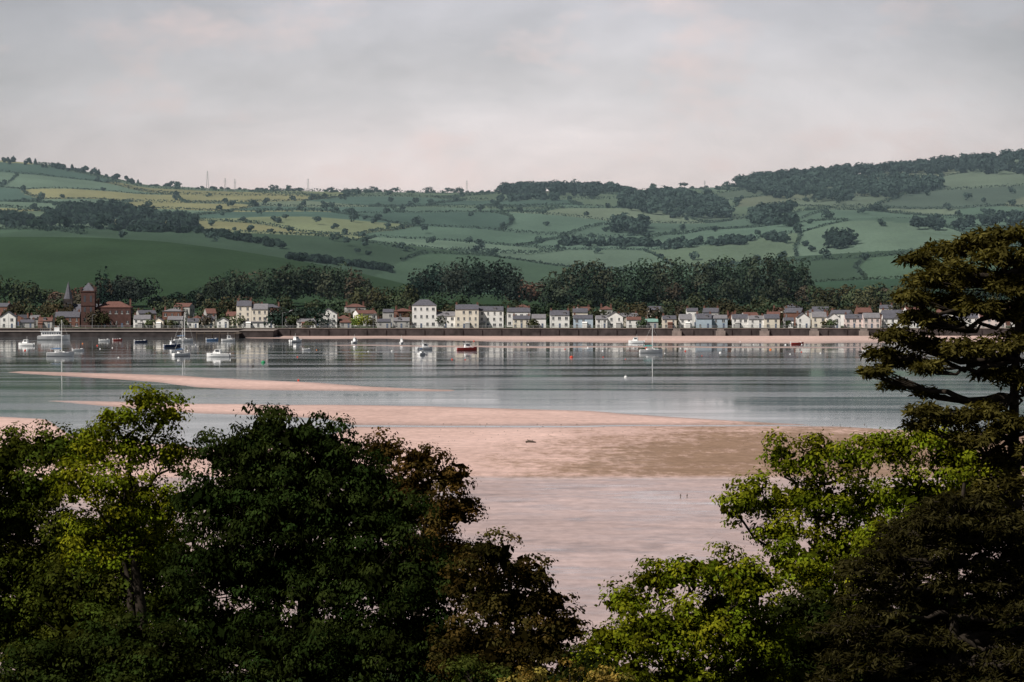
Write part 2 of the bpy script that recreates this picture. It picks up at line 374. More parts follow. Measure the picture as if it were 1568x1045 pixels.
for q,hh,tr in EP:
    x,y=inv(q[:,0].copy(),q[:,1].copy());z=hz(x,y);c=784+F*x/y
    ok=(c>-350)&(c<1950)&(y<4730)&~((y<3080)&(c<760))
    n=4;m=int(ok.sum())
    if m==0: continue
    base=np.stack([x[ok],y[ok],z[ok]],1).repeat(n,0)
    p=base+rng.normal(size=base.shape)*(.8,.8,.2);p[:,2]+=rng.uniform(.1,1,len(p))*hh*.9
    hd.P.append(p);hd.N.append(nrm(rng.normal(size=p.shape)*.7+(0,-.5,.8)));hd.S.append(rng.uniform(1.2,2.2,len(p)))
    hd.C.append(np.where(p[:,1:2]>3000,np.array([[.034,.056,.044]]),np.array([G1]))*rng.uniform(.75,1.25,(len(p),1)))  # distant hedges take a bluer colour with haze painted in
    for X_,Y_,Z_ in zip(x[ok],y[ok],z[ok]):
        if rng.random()<.004+.030*(tr>.75):
            h=rng.uniform(4,9);hd.put(pick(tp_sm),np.array([X_,Y_,Z_-.5]),h,h*1.35,2.0,np.array(FW if Y_>3000 else G1)*rng.uniform(.8,1.2))
hd.build('hedgerows')
# ------------------------------------------------------------ village
M={k:paint(k,v,r_,va,sc_) for k,v,r_,va,sc_ in [
 ('white_render',(.84,.82,.80),.8,.08,.5),('cream_render',(.76,.69,.59),.8,.08,.5),('pink_render',(.76,.63,.60),.8,.08,.5),('blue_render',(.42,.50,.58),.8,.08,.5),
 ('grey_render',(.42,.41,.40),.8,.1,.5),('brick',(.17,.085,.065),.9,.25,1.5),('sandstone',(.085,.045,.04),.9,.25,.8),('slate',(.10,.10,.12),.7,.25,1.2),('slate_light',(.19,.185,.20),.7,.2,1.2),
 ('clay_tile',(.15,.075,.062),.85,.25,1.5),('stone_wall',(.05,.042,.042),.95,.45,.35),('coping',(.22,.19,.175),.9,.25,.6),('trim',(.75,.74,.72),.6,.05,1),('door_paint',(.10,.13,.2),.5,.1,1),
 ('timber',(.09,.07,.055),.9,.3,1),('metal_grey',(.25,.26,.27),.5,.1,1),('hull_white',(.82,.82,.82),.35,.03,1),('hull_navy',(.03,.05,.12),.35,.05,1),('hull_red',(.45,.05,.04),.4,.05,1),('canvas_teal',(.08,.38,.36),.8,.1,1),
 ('hull_blue',(.10,.2,.38),.4,.05,1),('buoy_green',(.02,.25,.10),.5,.05,1),('buoy_red',(.55,.06,.03),.5,.05,1),('buoy_orange',(.7,.2,.05),.5,.05,1),('copper_green',(.20,.34,.30),.8,.2,1),('asphalt',(.05,.05,.05),.9,.2,.5)]}
Mg,nt,p=newmat('window_glass');p.inputs['Base Color'].default_value=(.05,.055,.065,1);p.inputs['Roughness'].default_value=.15
n=noise(nt,.7,2,geo_pos(nt));nt.links.new(mapr(nt,n.outputs[0],.3,.7,.08,.3),p.inputs['Roughness'])
def house(c0,c1,rr,re,wall='white_render',roof='slate',fl=2,style='side',y=2022,base=None,depth=8,name='terraced_house',chim=2,nb=None,rot=0):
    x0=(c0-784)/F*y;x1=(c1-784)/F*y;w=x1-x0;g=float(hz((x0+x1)/2,y+3)) if base is None else base
    g-=.15;ze=max(zr(re,y)-g,2.6);zt=max(zr(rr,y)-g,ze+1.0)
    e=empty(name,((x0+x1)/2,y,g),rot);h=w/2-.02
    b=B();b.box(-h,h,0,depth,-.6,ze)
    if style=='front': b.add([(-h,0,ze),(h,0,ze),(0,0,zt),(-h,depth,ze),(h,depth,ze),(0,depth,zt)],[(0,1,2),(3,5,4)])
    elif style=='side': b.add([(-h,0,ze),(-h,depth,ze),(-h,depth/2,zt),(h,0,ze),(h,depth,ze),(h,depth/2,zt)],[(0,2,1),(3,4,5)])
    b.obj('walls',M[wall],e)
    r=B();o=.3;t=.18
    if style=='front':
        for s in(-1,1):
            r.add([(s*(h+.02),-o,ze-.02),(0,-o,zt+.02),(0,depth+o,zt+.02),(s*(h+.02),depth+o,ze-.02),(s*(h+.02),-o,ze+t),(0,-o,zt+t+.05),(0,depth+o,zt+t+.05),(s*(h+.02),depth+o,ze+t)],
              [(0,1,2,3),(4,7,6,5),(0,4,5,1),(3,2,6,7),(0,3,7,4)])
    elif style=='side':
        for a_,b_ in((-o,depth/2),(depth+o,depth/2)):
            r.add([(-h,a_,ze-.1),(h,a_,ze-.1),(h,b_,zt+.02),(-h,b_,zt+.02),(-h,a_,ze+t-.1),(h,a_,ze+t-.1),(h,b_,zt+t),(-h,b_,zt+t)],[(0,1,2,3),(4,7,6,5),(0,4,5,1),(1,5,6,2),(0,3,7,4)])
    else:
        k=min(h,depth/2)*.9
        r.add([(-h-o,-o,ze+.02),(h+o,-o,ze+.02),(h+o,depth+o,ze+.02),(-h-o,depth+o,ze+.02),(-h+k,depth/2,zt),(h-k,depth/2,zt)],[(0,1,5,4),(1,2,5),(2,3,4,5),(3,0,4),(0,3,2,1)])
    r.obj('roof',M[roof],e)
    nb=nb or max(1,int(round(w/3.0)));fh=ze/fl;gl=B();tr=B()
    for f in range(fl):
        for i in range(nb):
            cx=-h+(i+.5)*w/nb+rng.uniform(-.15,.15);zc=fh*f+fh*.52;ww=(.5 if w/nb>2 else .38)*rng.choice([.8,1,1,1.3]);wh=min(.68,fh*.28)
            if f==0 and i%3==1: continue
            if rng.random()<.08: continue
            gl.box(cx-ww,cx+ww,-.05,.02,zc-wh,zc+wh)
            tr.box(cx-ww-.12,cx+ww+.12,-.14,.01,zc-wh-.16,zc-wh-.01);tr.box(cx-.04,cx+.04,-.09,-.055,zc-wh,zc+wh)
    for f in range(fl):
        for yy in (depth*.3,depth*.7):
            zc=fh*f+fh*.52
            for sx in(-1,1): gl.box(sx*(h+.04)-.03,sx*(h+.04)+.03,yy-.4,yy+.4,zc-.6,zc+.6)
    if gl.V: gl.obj('windows',Mg,e)
    if tr.V: tr.obj('window_sills',M['trim'],e)
    d=B()
    for i in range(nb):
        if i%3==1 or nb==1:
            cx=-h+(i+.5)*w/nb+(0 if nb>1 else .9);d.box(cx-.45,cx+.45,-.06,.02,.1,2.15)
    if d.V: d.obj('door',M['door_paint'],e)
    if name=='terraced_house':
        u=rng.random()
        if u<.35:
            q=B();a0=rng.uniform(-h,h-2.4);q.box(a0,a0+2.2,-2.2,-.16,-.5,2.3);q.add([(a0-.1,-2.4,2.32),(a0+2.3,-2.4,2.32),(a0+2.3,-.15,3.0),(a0-.1,-.15,3.0)],[(0,1,2,3)]);q.obj('lean_to',M[['grey_render','white_render','brick'][rng.integers(3)]],e)
        if style=='side' and rng.random()<.35 and zt-ze>1.4:
            q=B();a0=rng.uniform(-h*.5,h*.5);zb=ze+.35;q.box(a0-.7,a0+.7,.5,depth/2-.3,zb,zb+1.0);q.add([(a0-.85,.35,zb+1.01),(a0+.85,.35,zb+1.01),(a0,.35,zb+1.5),(a0-.85,depth/2-.2,zb+1.01),(a0+.85,depth/2-.2,zb+1.01),(a0,depth/2-.2,zb+1.5)],[(0,1,2),(0,2,5,3),(1,4,5,2)]);q.obj('dormer',M['slate_light'],e)
    ch=B();xs=[-h+.6,h-.6][:chim] if chim else []
    for x in xs:
        yc=depth/2;zb=zt-.6 if style=='side' else ze-.2
        ch.box(x-.4,x+.4,yc-.35,yc+.35,zb,zt+.8);ch.box(x-.47,x+.47,yc-.42,yc+.42,zt+.8,zt+.92)
        for q in(-.2,.2): ch.tube([(x+q,yc,zt+.92),(x+q,yc,zt+1.3)],[.11,.09],6)
    if ch.V: ch.obj('chimneys',M['brick'],e)
    return e
w_,cr,pk,bl,gr,bk='white_render','cream_render','pink_render','blue_render','grey_render','brick'
front=[(0,24,478,486,w_,'slate',2,'front'),(30,52,490,494,gr,'slate',1,'side'),(58,80,487,492,gr,'clay_tile',2,'side'),
(204,230,483,489,w_,'slate_light',2,'side'),(234,250,487,492,cr,'slate',2,'front'),(256,280,485,490,gr,'slate_light',2,'side'),(286,304,488,493,w_,'slate',1,'side'),
(308,328,485,491,cr,'slate',2,'side'),(332,350,487,492,w_,'slate_light',2,'front'),(362,385,461,469,cr,'slate',4,'side'),(385,410,466,474,cr,'slate_light',3,'side'),(370,420,490,494,w_,'slate',1,'side'),
(436,450,489,493,gr,'slate',1,'side'),(454,484,488,493,w_,'slate_light',2,'side'),(488,516,473,481,w_,'slate',3,'front'),(520,538,490,494,gr,'clay_tile',1,'side'),
(577,598,489,493,gr,'slate',1,'side'),(602,627,487,492,gr,'slate_light',2,'side'),
(631,668,459,468,w_,'slate',3,'hip'),(668,697,478,484,w_,'slate_light',2,'side'),(697,733,467,474,cr,'slate',3,'side'),(733,771,470,476,w_,'slate',3,'side'),
(785,812,484,489,cr,'slate',2,'side'),(814,836,482,488,w_,'slate_light',2,'side'),(842,872,476,483,w_,'slate',2,'side'),(878,908,483,488,bl,'slate',2,'side'),(912,930,484,489,w_,'slate_light',2,'side'),(930,954,478,485,w_,'slate',2,'front'),
(959,982,486,490,w_,'clay_tile',2,'side'),(988,1008,489,493,gr,'copper_green',1,'side'),(1014,1036,484,489,cr,'slate',2,'side'),(1040,1060,482,489,w_,'slate_light',2,'side'),(1066,1090,481,488,bl,'slate',2,'side'),(1090,1114,483,488,bl,'slate_light',2,'side'),
(1121,1146,482,488,w_,'slate',2,'side'),(1146,1170,484,489,w_,'slate_light',2,'side'),(1170,1194,482,488,cr,'slate',2,'side'),(1200,1216,487,491,gr,'slate',2,'side'),(1220,1240,480,487,w_,'slate',2,'front'),
(1243,1266,478,486,cr,'slate_light',2,'side'),(1266,1287,480,487,w_,'slate',2,'front'),(1294,1322,482,488,pk,'slate',2,'side'),(1322,1348,480,487,pk,'slate_light',2,'side'),(1352,1382,482,488,w_,'slate',2,'side'),
(1392,1418,481,487,w_,'slate',2,'side'),(1422,1450,480,487,cr,'slate',2,'side'),(1460,1500,481,487,w_,'slate',2,'side'),(1500,1540,479,486,pk,'clay_tile',2,'side'),(1550,1590,481,487,w_,'slate',2,'side')]
for h_ in front: house(*h_,y=2022+rng.uniform(-2,5),chim=int(rng.integers(0,3)))
c=-60
while c<1650:
    w=rng.uniform(14,36);right=c>1030;mid=600<c<=1030
    gap=rng.uniform(2,14) if right else rng.uniform(2,16)
    if not(90<c+w and c<205) and not(mid and rng.random()<.7):
        top=rng.uniform(471,480) if right else rng.uniform(472,485)
        rf=['clay_tile','clay_tile','slate','clay_tile'][rng.integers(4)] if right else ['slate','slate_light','clay_tile','slate'][rng.integers(4)]
        house(c,c+w,top,top+rng.uniform(4,7),[w_,cr,bk,gr,bk][rng.integers(5)],rf,2,['side','side','front','hip'][rng.integers(4)],y=2052+rng.uniform(-8,14),name='village_house',chim=int(rng.integers(0,3)),rot=rng.uniform(-.35,.35))
    c+=w+gap
c=-40
while c<1600:
    w=rng.uniform(18,30);right=c>1040
    if not(590<c<700) and rng.random()<(.7 if right else .4):
        top=rng.uniform(465,472) if right else rng.uniform(464,474)
        house(c,c+w,top,top+5,[bk,cr,gr,bk][rng.integers(4)],['clay_tile','clay_tile','slate'][rng.integers(3)],2,['side','hip'][rng.integers(2)],y=2108+rng.uniform(-6,18),name='village_house',chim=int(rng.integers(0,3)),rot=rng.uniform(-.3,.3))
    c+=w+rng.uniform(3,26)
house(776,812,472,478,w_,'slate',2,'side',y=2040,name='village_house')
y=2030
def tower():
    c0,c1=124,145;x0=(c0-784)/F*y;x1=(c1-784)/F*y;h=(x1-x0)/2;e=empty('sandstone_tower',((x0+x1)/2,y,3));zt=zr(447,y)-3
    b=B();b.box(-h,h,0,2*h,-.5,zt);b.box(-h-.25,h+.25,-.25,2*h+.25,zt*.62,zt*.62+.4);b.box(-h-.3,h+.3,-.3,2*h+.3,zt,zt+.5)
    for sx in(-1,1):
        for sy in(0,1):
            b.box(sx*h-.4 if sx>0 else -h-.25,sx*h+.25 if sx>0 else -h+.4,-.25 if sy==0 else 2*h-.4,.4 if sy==0 else 2*h+.25,zt+.5,zt+2.2)
    b.obj('walls',M['sandstone'],e)
    r=B();r.add([(-h,0,zt+.5),(h,0,zt+.5),(h,2*h,zt+.5),(-h,2*h,zt+.5),(0,h,zt+4.4)],[(0,1,4),(1,2,4),(2,3,4),(3,0,4)]);r.obj('roof',M['slate'],e)
    g=B()
    for z0,hh in((3,2.2),(8,2.2),(zt*.72,3.0)):
        for cx in(-h*.45,h*.45): g.box(cx-.5,cx+.5,-.06,.03,z0,z0+hh)
    g.obj('windows',Mg,e)
tower()
house(147,200,462,471,'sandstone','clay_tile',2,'hip',y=2032,name='engine_house',depth=12,nb=6)
house(84,122,478,486,bk,'slate',2,'side',y=2036,name='brick_house')
def church():
    y=2075;x=(104-784)/F*y;g=float(hz(x,y));e=empty('church',(x,y,g));zt=zr(458,y)-g
    b=B();b.box(-2.2,2.2,0,4.4,-.5,zt);b.box(2.25,16,-1,7,-.5,6.5);b.add([(16,-1,6.5),(16,7,6.5),(16,3,10)],[(0,1,2)]);b.obj('walls',M['stone_wall'],e)
    s=B();n=8;P=[(2.3*math.cos(6.283*k/n+.39),2.2+2.3*math.sin(6.283*k/n+.39),zt+.01) for k in range(n)]+[(0,2.2,zr(431,y)-g)]
    s.add(P,[(k,(k+1)%n,n) for k in range(n)]);s.obj('spire',M['slate'],e)
    r=B();r.add([(2.26,-1.3,6.3),(16.2,-1.3,6.3),(16.2,3,10.2),(2.26,3,10.2),(2.26,7.3,6.3),(16.2,7.3,6.3)],[(0,1,2,3),(3,2,5,4)]);r.obj('nave_roof',M['slate'],e)
    g_=B();g_.box(-.4,.4,-.06,.02,zt*.7,zt*.7+2)
    for k in range(4): g_.box(4+k*3,5+k*3,-1.06,-.98,2,5)
    g_.obj('windows',Mg,e)
church()
def seawall():
    e=empty('sea_wall',(0,1999.5,0));xa,xb=-260,330
    b=B();b.box(xa,xb,-.6,1.2,-.6,3.5)
    for x in np.arange(xa+2,xb,9.): b.box(x,x+1.0,-1.0,-.605,-.6,3.1)
    b.obj('masonry',M['stone_wall'],e)
    c=B();c.box(xa,xb,-.8,1.4,3.51,3.8);c.obj('coping',M['coping'],e)
    r=B()
    for x in np.arange(xa,xb,3.): r.box(x,x+.1,.2,.3,3.8,4.9)
    r.box(xa,xb,.22,.28,4.9,5.0);r.box(xa,xb,.22,.28,4.35,4.42);r.obj('railing',M['metal_grey'],e)
    s=B()
    for cc in(1036,1103,1170,1246,1322,1400):
        x=(cc-784)/F*2000;s.box(x-2.2,x+2.2,-3.4,-1.01,-.3,2.6);s.box(x-1.6,x+1.6,-2.6,-1.01,2.6,3.4)
    s.obj('buttresses',M['coping'],e)
seawall()
b=B();b.box(-262,330,2001,2009,2.9,3.55);b.obj('railway_trackbed',M['asphalt'])
def quay():
    e=empty('stone_quay',(0,0,0));b=B();xa=(-60-784)/F*1975;xb=(366-784)/F*1975
    b.box(xa,xb,1975,1998.8,-.6,2.4);b.box((366-784)/F*1960,(418-784)/F*1960,1962,1998.8,-.6,3.0);b.obj('masonry',M['stone_wall'],e)
    c=B();c.box(xa,xb-.3,1974.7,1998.7,2.41,2.6);c.box((366-784)/F*1960,(418-784)/F*1960+.2,1961.7,1998.7,3.01,3.25);c.obj('coping',M['coping'],e)
    e=empty('timber_jetty',(0,0,0));j=B()
    x0=(300-784)/F*1940;x1=(366-784)/F*1940
    j.box(x0,x1,1940,1943,2.0,2.25)
    for x in np.arange(x0+.3,x1,3.5):
        for yy in(1940.2,1942.8): j.tube([(x,yy,-.6),(x,yy,3.0)],[.16,.15],6)
    j.box(x1-3,x1,1943,1975,2.0,2.25);j.box(x0,x1,1940.15,1940.25,2.9,3.0)
    j.obj('deck_and_piles',M['timber'],e)
quay()
for cc in list(range(10,1560,70)):
    x=(cc+rng.uniform(-12,12)-784)/F*2012;e=empty('lamp_post',(x,2012,3.2));b=B();h=rng.uniform(6,8)
    b.tube([(0,0,0),(0,0,h*.5),(0,0,h)],[.12,.09,.07],6);b.tube([(0,0,h),(.5,0,h+.25),(1.1,0,h+.3)],[.06,.05,.05],5);b.box(.9,1.5,-.14,.14,h+.2,h+.34);b.obj('pole_and_lantern',M['metal_grey'],e)
def shrub_far(name,c,r0,r1,y,wpx,col):
    f=Far();x=(c-784)/F*y;g=zr(r1,y);f.put(far_tpl(77,8,500),np.array([x,y,g]),zr(r0,y)-g,wpx/F*y*1.3,.7,col);f.build(name)
shrub_far('gorse_bush',556,480,503,2016,32,(.25,.27,.05))
shrub_far('gorse_bush',545,486,503,2014,24,(.15,.21,.05))
def pylon(c,rt,w=5.):
    y=4600;x=(c-784)/F*y;g=float(hz(x,y));h=zr(rt,y)-g
    e=empty('electricity_pylon',(x,y,g));b=B()
    cor=[(-1,-1),(1,-1),(1,1),(-1,1)]
    def rad(t): return w/2*(1-t)**1.2*.7+.2
    for a_ in cor: b.tube([(a_[0]*rad(t),a_[1]*rad(t),h*t) for t in(0,.3,.6,.85,1)],[.16]*5,4)
    n=7
    for i in range(n):
        t0,t1=i/n,(i+1)/n
        for k in range(4):
            p,q=cor[k],cor[(k+1)%4];b.tube([(p[0]*rad(t0),p[1]*rad(t0),h*t0),(q[0]*rad(t1),q[1]*rad(t1),h*t1)],[.07,.07],3)
    for z,ww in((.68,2.6),(.8,2.2),(.92,1.6)): b.tube([(-ww,0,h*z),(0,0,h*z+.5),(ww,0,h*z)],[.06,.12,.06],4)
    b.obj('lattice',M['metal_grey'],e)
pylon(318,262,4);pylon(345,273,3);pylon(360,274,3);pylon(472,274,3);pylon(715,277,3);pylon(1079,277,3)
# ------------------------------------------------------------ boats
def hull(b,Ln,bm,fb,flare=.75,dr=.35):
    st=[]
    for t_ in np.linspace(0,1,11):
        wv=bm/2*(1-max(0,(t_-.45)/.55)**2.2)*(.82+.18*min(1,t_/.3));wv=max(wv,.03);x=-Ln/2+Ln*t_
        sh=fb*(1+.35*t_**2);st.append([(x,-wv,sh),(x,-wv*flare,fb*.25),(x*.97,-wv*.35,-dr*.6),(x*.95,0,-dr),(x*.97,wv*.35,-dr*.6),(x,wv*flare,fb*.25),(x,wv,sh)])
    V=[p for s in st for p in s];Fs=[]
    for i in range(10):
        for k in range(6): Fs.append((i*7+k,i*7+k+1,(i+1)*7+k+1,(i+1)*7+k))
        Fs.append((i*7,(i+1)*7,(i+1)*7+6,i*7+6))
    Fs.append(tuple(range(7)));b.add(V,Fs)
def boat(name,c,r,Lpx,kind='motor',hm='hull_white',rot=0,mast=None,cover=None):
    y=K/(r+1-R0);x=(c-784)/F*y;Ln=Lpx/F*y;e=empty(name,(x,y,0.0),rot);bm=Ln*.32;fb=Ln*.105+.25
    b=B();hull(b,Ln,bm,fb);b.obj('hull',M[hm],e)
    s=B();s.box(-Ln*.46,Ln*.30,-bm*.40,bm*.40,fb*1.02,fb*1.02+.1);s.obj('deck',M['hull_white'],e)
    g=B();cb=B();d=fb+.05
    if kind=='motor':
        cb.add([(-.12*Ln,-bm*.36,d),(.25*Ln,-bm*.3,d),(.25*Ln,bm*.3,d),(-.12*Ln,bm*.36,d),(-.10*Ln,-bm*.31,d+1.5),(.13*Ln,-bm*.27,d+1.5),(.13*Ln,bm*.27,d+1.5),(-.10*Ln,bm*.31,d+1.5)],[(4,5,6,7),(0,1,5,4),(1,2,6,5),(2,3,7,6),(3,0,4,7)])
        cb.box(-.14*Ln,.15*Ln,-bm*.34,bm*.34,d+1.5,d+1.6)
        for sgn in(-1,1): g.box(-.07*Ln,.10*Ln,sgn*bm*.345-.03,sgn*bm*.345+.03,d+.8,d+1.3)
        cb.tube([(-.05*Ln,0,d+1.6),(-.05*Ln,0,d+3.0)],[.05,.03],5)
        cb.box(-.5*Ln-.4,-.5*Ln,-.25,.25,.1,fb+.3)
        for xx in np.linspace(.2,.45,5): cb.tube([(xx*Ln,-bm*.3*(1-xx),fb*1.1),(xx*Ln,-bm*.3*(1-xx),fb*1.1+.7)],[.03,.03],4)
    elif kind=='sail':
        cb.add([(-.2*Ln,-bm*.3,d),(.2*Ln,-bm*.22,d),(.2*Ln,bm*.22,d),(-.2*Ln,bm*.3,d),(-.2*Ln,-bm*.26,d+.6),(.14*Ln,-bm*.18,d+.5),(.14*Ln,bm*.18,d+.5),(-.2*Ln,bm*.26,d+.6)],[(4,5,6,7),(0,1,5,4),(1,2,6,5),(2,3,7,6),(3,0,4,7)])
        for sgn in(-1,1): g.box(-.15*Ln,.08*Ln,sgn*bm*.27-.03,sgn*bm*.27+.03,d+.2,d+.4)
        m=zr(mast,y);mb=B();mb.tube([(.06*Ln,0,d),(.06*Ln,0,m*.5),(.06*Ln,0,m)],[.12,.10,.07],6);mb.tube([(.06*Ln,0,d+1.3),(-.36*Ln,0,d+1.25)],[.09,.07],6)
        mb.tube([(.06*Ln,-.9,m*.6),(.06*Ln,.9,m*.6)],[.04,.04],4)
        for q in((.49*Ln,0,fb*1.3),(-.49*Ln,0,fb),(.03*Ln,-bm*.45,fb),(.03*Ln,bm*.45,fb)): mb.tube([q,(.06*Ln,0,m-.1)],[.02,.02],3)
        mb.obj('mast_boom_rigging',M['hull_white'],e)
        f=B();f.tube([(.04*Ln,0,d+1.5),(-.1*Ln,0,d+1.52),(-.34*Ln,0,d+1.42)],[.22,.26,.12],7);f.obj('sail_cover',M[cover or 'hull_blue'],e)
    elif kind=='open':
        for xx in(-.25,.0,.22): cb.box(xx*Ln-.12,xx*Ln+.12,-bm*.35,bm*.35,d+.08,d+.15)
        cb.box(-.5*Ln-.3,-.5*Ln,-.2,.2,.1,fb+.5);cb.box(.2*Ln,.36*Ln,-bm*.2,bm*.2,d,d+.35)
    elif kind=='ferry':
        cb.box(-.38*Ln,.22*Ln,-bm*.36,bm*.36,d,d+2.0);cb.box(.02*Ln,.18*Ln,-bm*.25,bm*.25,d+2.0,d+3.8);cb.box(-.42*Ln,.24*Ln,-bm*.42,bm*.42,d+1.98,d+2.15)
        for k in np.linspace(-.34,.16,8): g.box(k*Ln,k*Ln+.05*Ln,-bm*.37,-bm*.355,d+.8,d+1.5);g.box(k*Ln,k*Ln+.05*Ln,bm*.355,bm*.37,d+.8,d+1.5)
        cb.tube([(-.1*Ln,0,d+2.1),(-.1*Ln,0,d+6)],[.08,.04],5)
        for k in np.linspace(-.4,0,7): cb.tube([(k*Ln,-bm*.4,d+2.15),(k*Ln,-bm*.4,d+3.1)],[.03,.03],4)
    cb.obj('superstructure',M[cover] if (cover and kind!='sail') else M['hull_white'],e)
    if g.V:g.obj('windows',Mg,e)
boat('passenger_ferry',82,520,50,'ferry','hull_white',.1);boat('sailboat',92,545,42,'sail','hull_white',.15,490);boat('motorboat',40,529,26,'motor','hull_white',2.8)
boat('sailboat',281,523,30,'sail','hull_white',.3,478);boat('motorboat',264,531,28,'motor','hull_navy',.5);boat('sailboat',278,545,32,'sail','hull_white',.7,505);boat('motorboat',334,546,36,'motor','hull_white',3.0)
boat('motorboat',453,524,26,'motor','hull_white',.9);boat('motorboat',543,525,18,'motor','hull_white',1.2);boat('motorboat',615,526,16,'motor','hull_white',1.4);boat('motorboat',650,535,26,'motor','hull_white',.4);boat('sailboat',646,543,20,'sail','hull_white',1.1,520)
boat('fishing_boat',715,536,32,'motor','hull_red',.25);boat('motorboat',974,525,24,'motor','hull_white',2.9,cover=None);boat('sailboat',997,540,36,'sail','hull_white',.2,498,'canvas_teal')
boat('rowing_boat',1221,527,20,'open','hull_red',.2);boat('motorboat',1332,541,26,'motor','hull_white',2.7);boat('rowing_boat',325,521,18,'open','hull_blue',.1);boat('rowing_boat',160,522,16,'open','hull_white',.1);boat('rowing_boat',216,524,20,'open','hull_navy',.3);boat('rowing_boat',120,537,18,'open','hull_white',.3);boat('motorboat',350,522,20,'motor','hull_white',.2)
boat('rowing_boat',470,536,12,'open','hull_white',.3);boat('rowing_boat',180,521,14,'open','hull_red',.3)
def buoy(c,r,px,mat):
    y=K/(r-R0);x=(c-784)/F*y;s=px/F*y/2;e=empty('mooring_buoy',(x,y,0));b=B()
    pts=[(0,0,-s*.6),(0,0,-s*.3),(0,0,.2*s),(0,0,.7*s),(0,0,s)];b.tube(pts,[.3*s,.85*s,s,.7*s,.2*s],10);b.obj('float',M[mat],e,True)
    b=B();b.tube([(0,0,s),(0,0,s*1.8)],[.12*s,.1*s],5);b.tube([(0,0,s*1.8),(0,0,s*2.2)],[.3*s,.05*s],6);b.obj('topmark',M['metal_grey'],e)
buoy(403,556,7,'buoy_green');buoy(875,548,6,'buoy_red');buoy(958,578,5,'hull_white');buoy(457,583,4,'buoy_red');buoy(1103,541,4,'hull_white');buoy(1180,536,4,'buoy_orange')
for _ in range(34):
    buoy(rng.uniform(20,1380),rng.uniform(522,552),rng.uniform(1.8,3.2),['hull_white','buoy_orange','hull_white','buoy_red'][rng.integers(4)])
y=K/(680-R0);x=(812-784)/F*y;e=empty('driftwood_log',(x,y,.2));b=B();b.tube([(-.9,0,.15),(-.3,.1,.3),(.4,0,.22),(1.1,.1,.1)],[.18,.24,.2,.1],7);b.tube([(-.3,0,.3),(-.55,.1,.7)],[.1,.04],5);b.tube([(.3,0,.3),(.5,0,.6)],[.08,.03],5);b.obj('log',M['timber'],e)
for cc in(1042,1052):
    y=K/(766-R0);x=(cc-784)/F*y;e=empty('timber_post',(x,y,-.2));b=B();b.tube([(0,0,0),(.03,0,.7),(.05,0,1.1)],[.06,.06,.05],6);b.box(-.1,.16,-.05,.05,.85,.93);b.obj('post',M['timber'],e)
b=B()
for _ in range(900):
    r=rng.uniform(650,905);c=rng.uniform(640,1330);y=K/(r-R0);x=(c-784)/F*y;s=rng.uniform(.04,.15)
    if r>735 and rng.random()<.7: continue
    z=.1;a=[(x+math.cos(k*1.05)*s*1.8*rng.uniform(.7,1.2),y+math.sin(k*1.05)*s*rng.uniform(.7,1.2),z) for k in range(6)];t_=(x+rng.uniform(-.3,.3)*s,y,z+.12+s*.3)
    b.add(a+[t_],[(k,(k+1)%6,6) for k in range(6)])
b.obj('mudflat_stones',M['timber'])
# ------------------------------------------------------------ foreground trees
class Tubes:
    def __init__(s): s.V=[];s.F=[];s.o=0
    def tube(s,P,R,n=5):
        P=np.asarray(P,float);R=np.asarray(R,float);d=nrm(np.gradient(P,axis=0));up=np.array([.31,.17,.93]);
        a=nrm(np.cross(d,up)+1e-6);b=np.cross(d,a);t=np.arange(n)*2*np.pi/n
        V=P[:,None]+(a[:,None]*np.cos(t)[None,:,None]+b[:,None]*np.sin(t)[None,:,None])*R[:,None,None]
        k=len(P);ix=np.arange(k*n).reshape(k,n)+s.o;Fc=np.stack([ix[:-1],np.roll(ix[:-1],-1,1),np.roll(ix[1:],-1,1),ix[1:]],-1).reshape(-1,4)
        s.V.append(V.reshape(-1,3));s.F.append(Fc);s.o+=k*n
    def obj(s,name,parent,mat=None): return mesh_obj(name,np.concatenate(s.V),np.concatenate(s.F),mat or M_bark,parent=parent,smooth=True)
def bez(a,b,sag,n=7,wob=.15):
    a=np.array(a,float);b=np.array(b,float);t=np.linspace(0,1,n)[:,None]
    m=(a+b)/2+np.array(sag);P=(1-t)**2*a+2*t*(1-t)*m+t**2*b
    P[1:-1]+=rng.normal(size=(n-2,3))*wob;return P
def gz(y): return float(np.interp(y,[-80,0,60,150,250,340,372],[36,33.5,26,15,7,2.0,.2]))
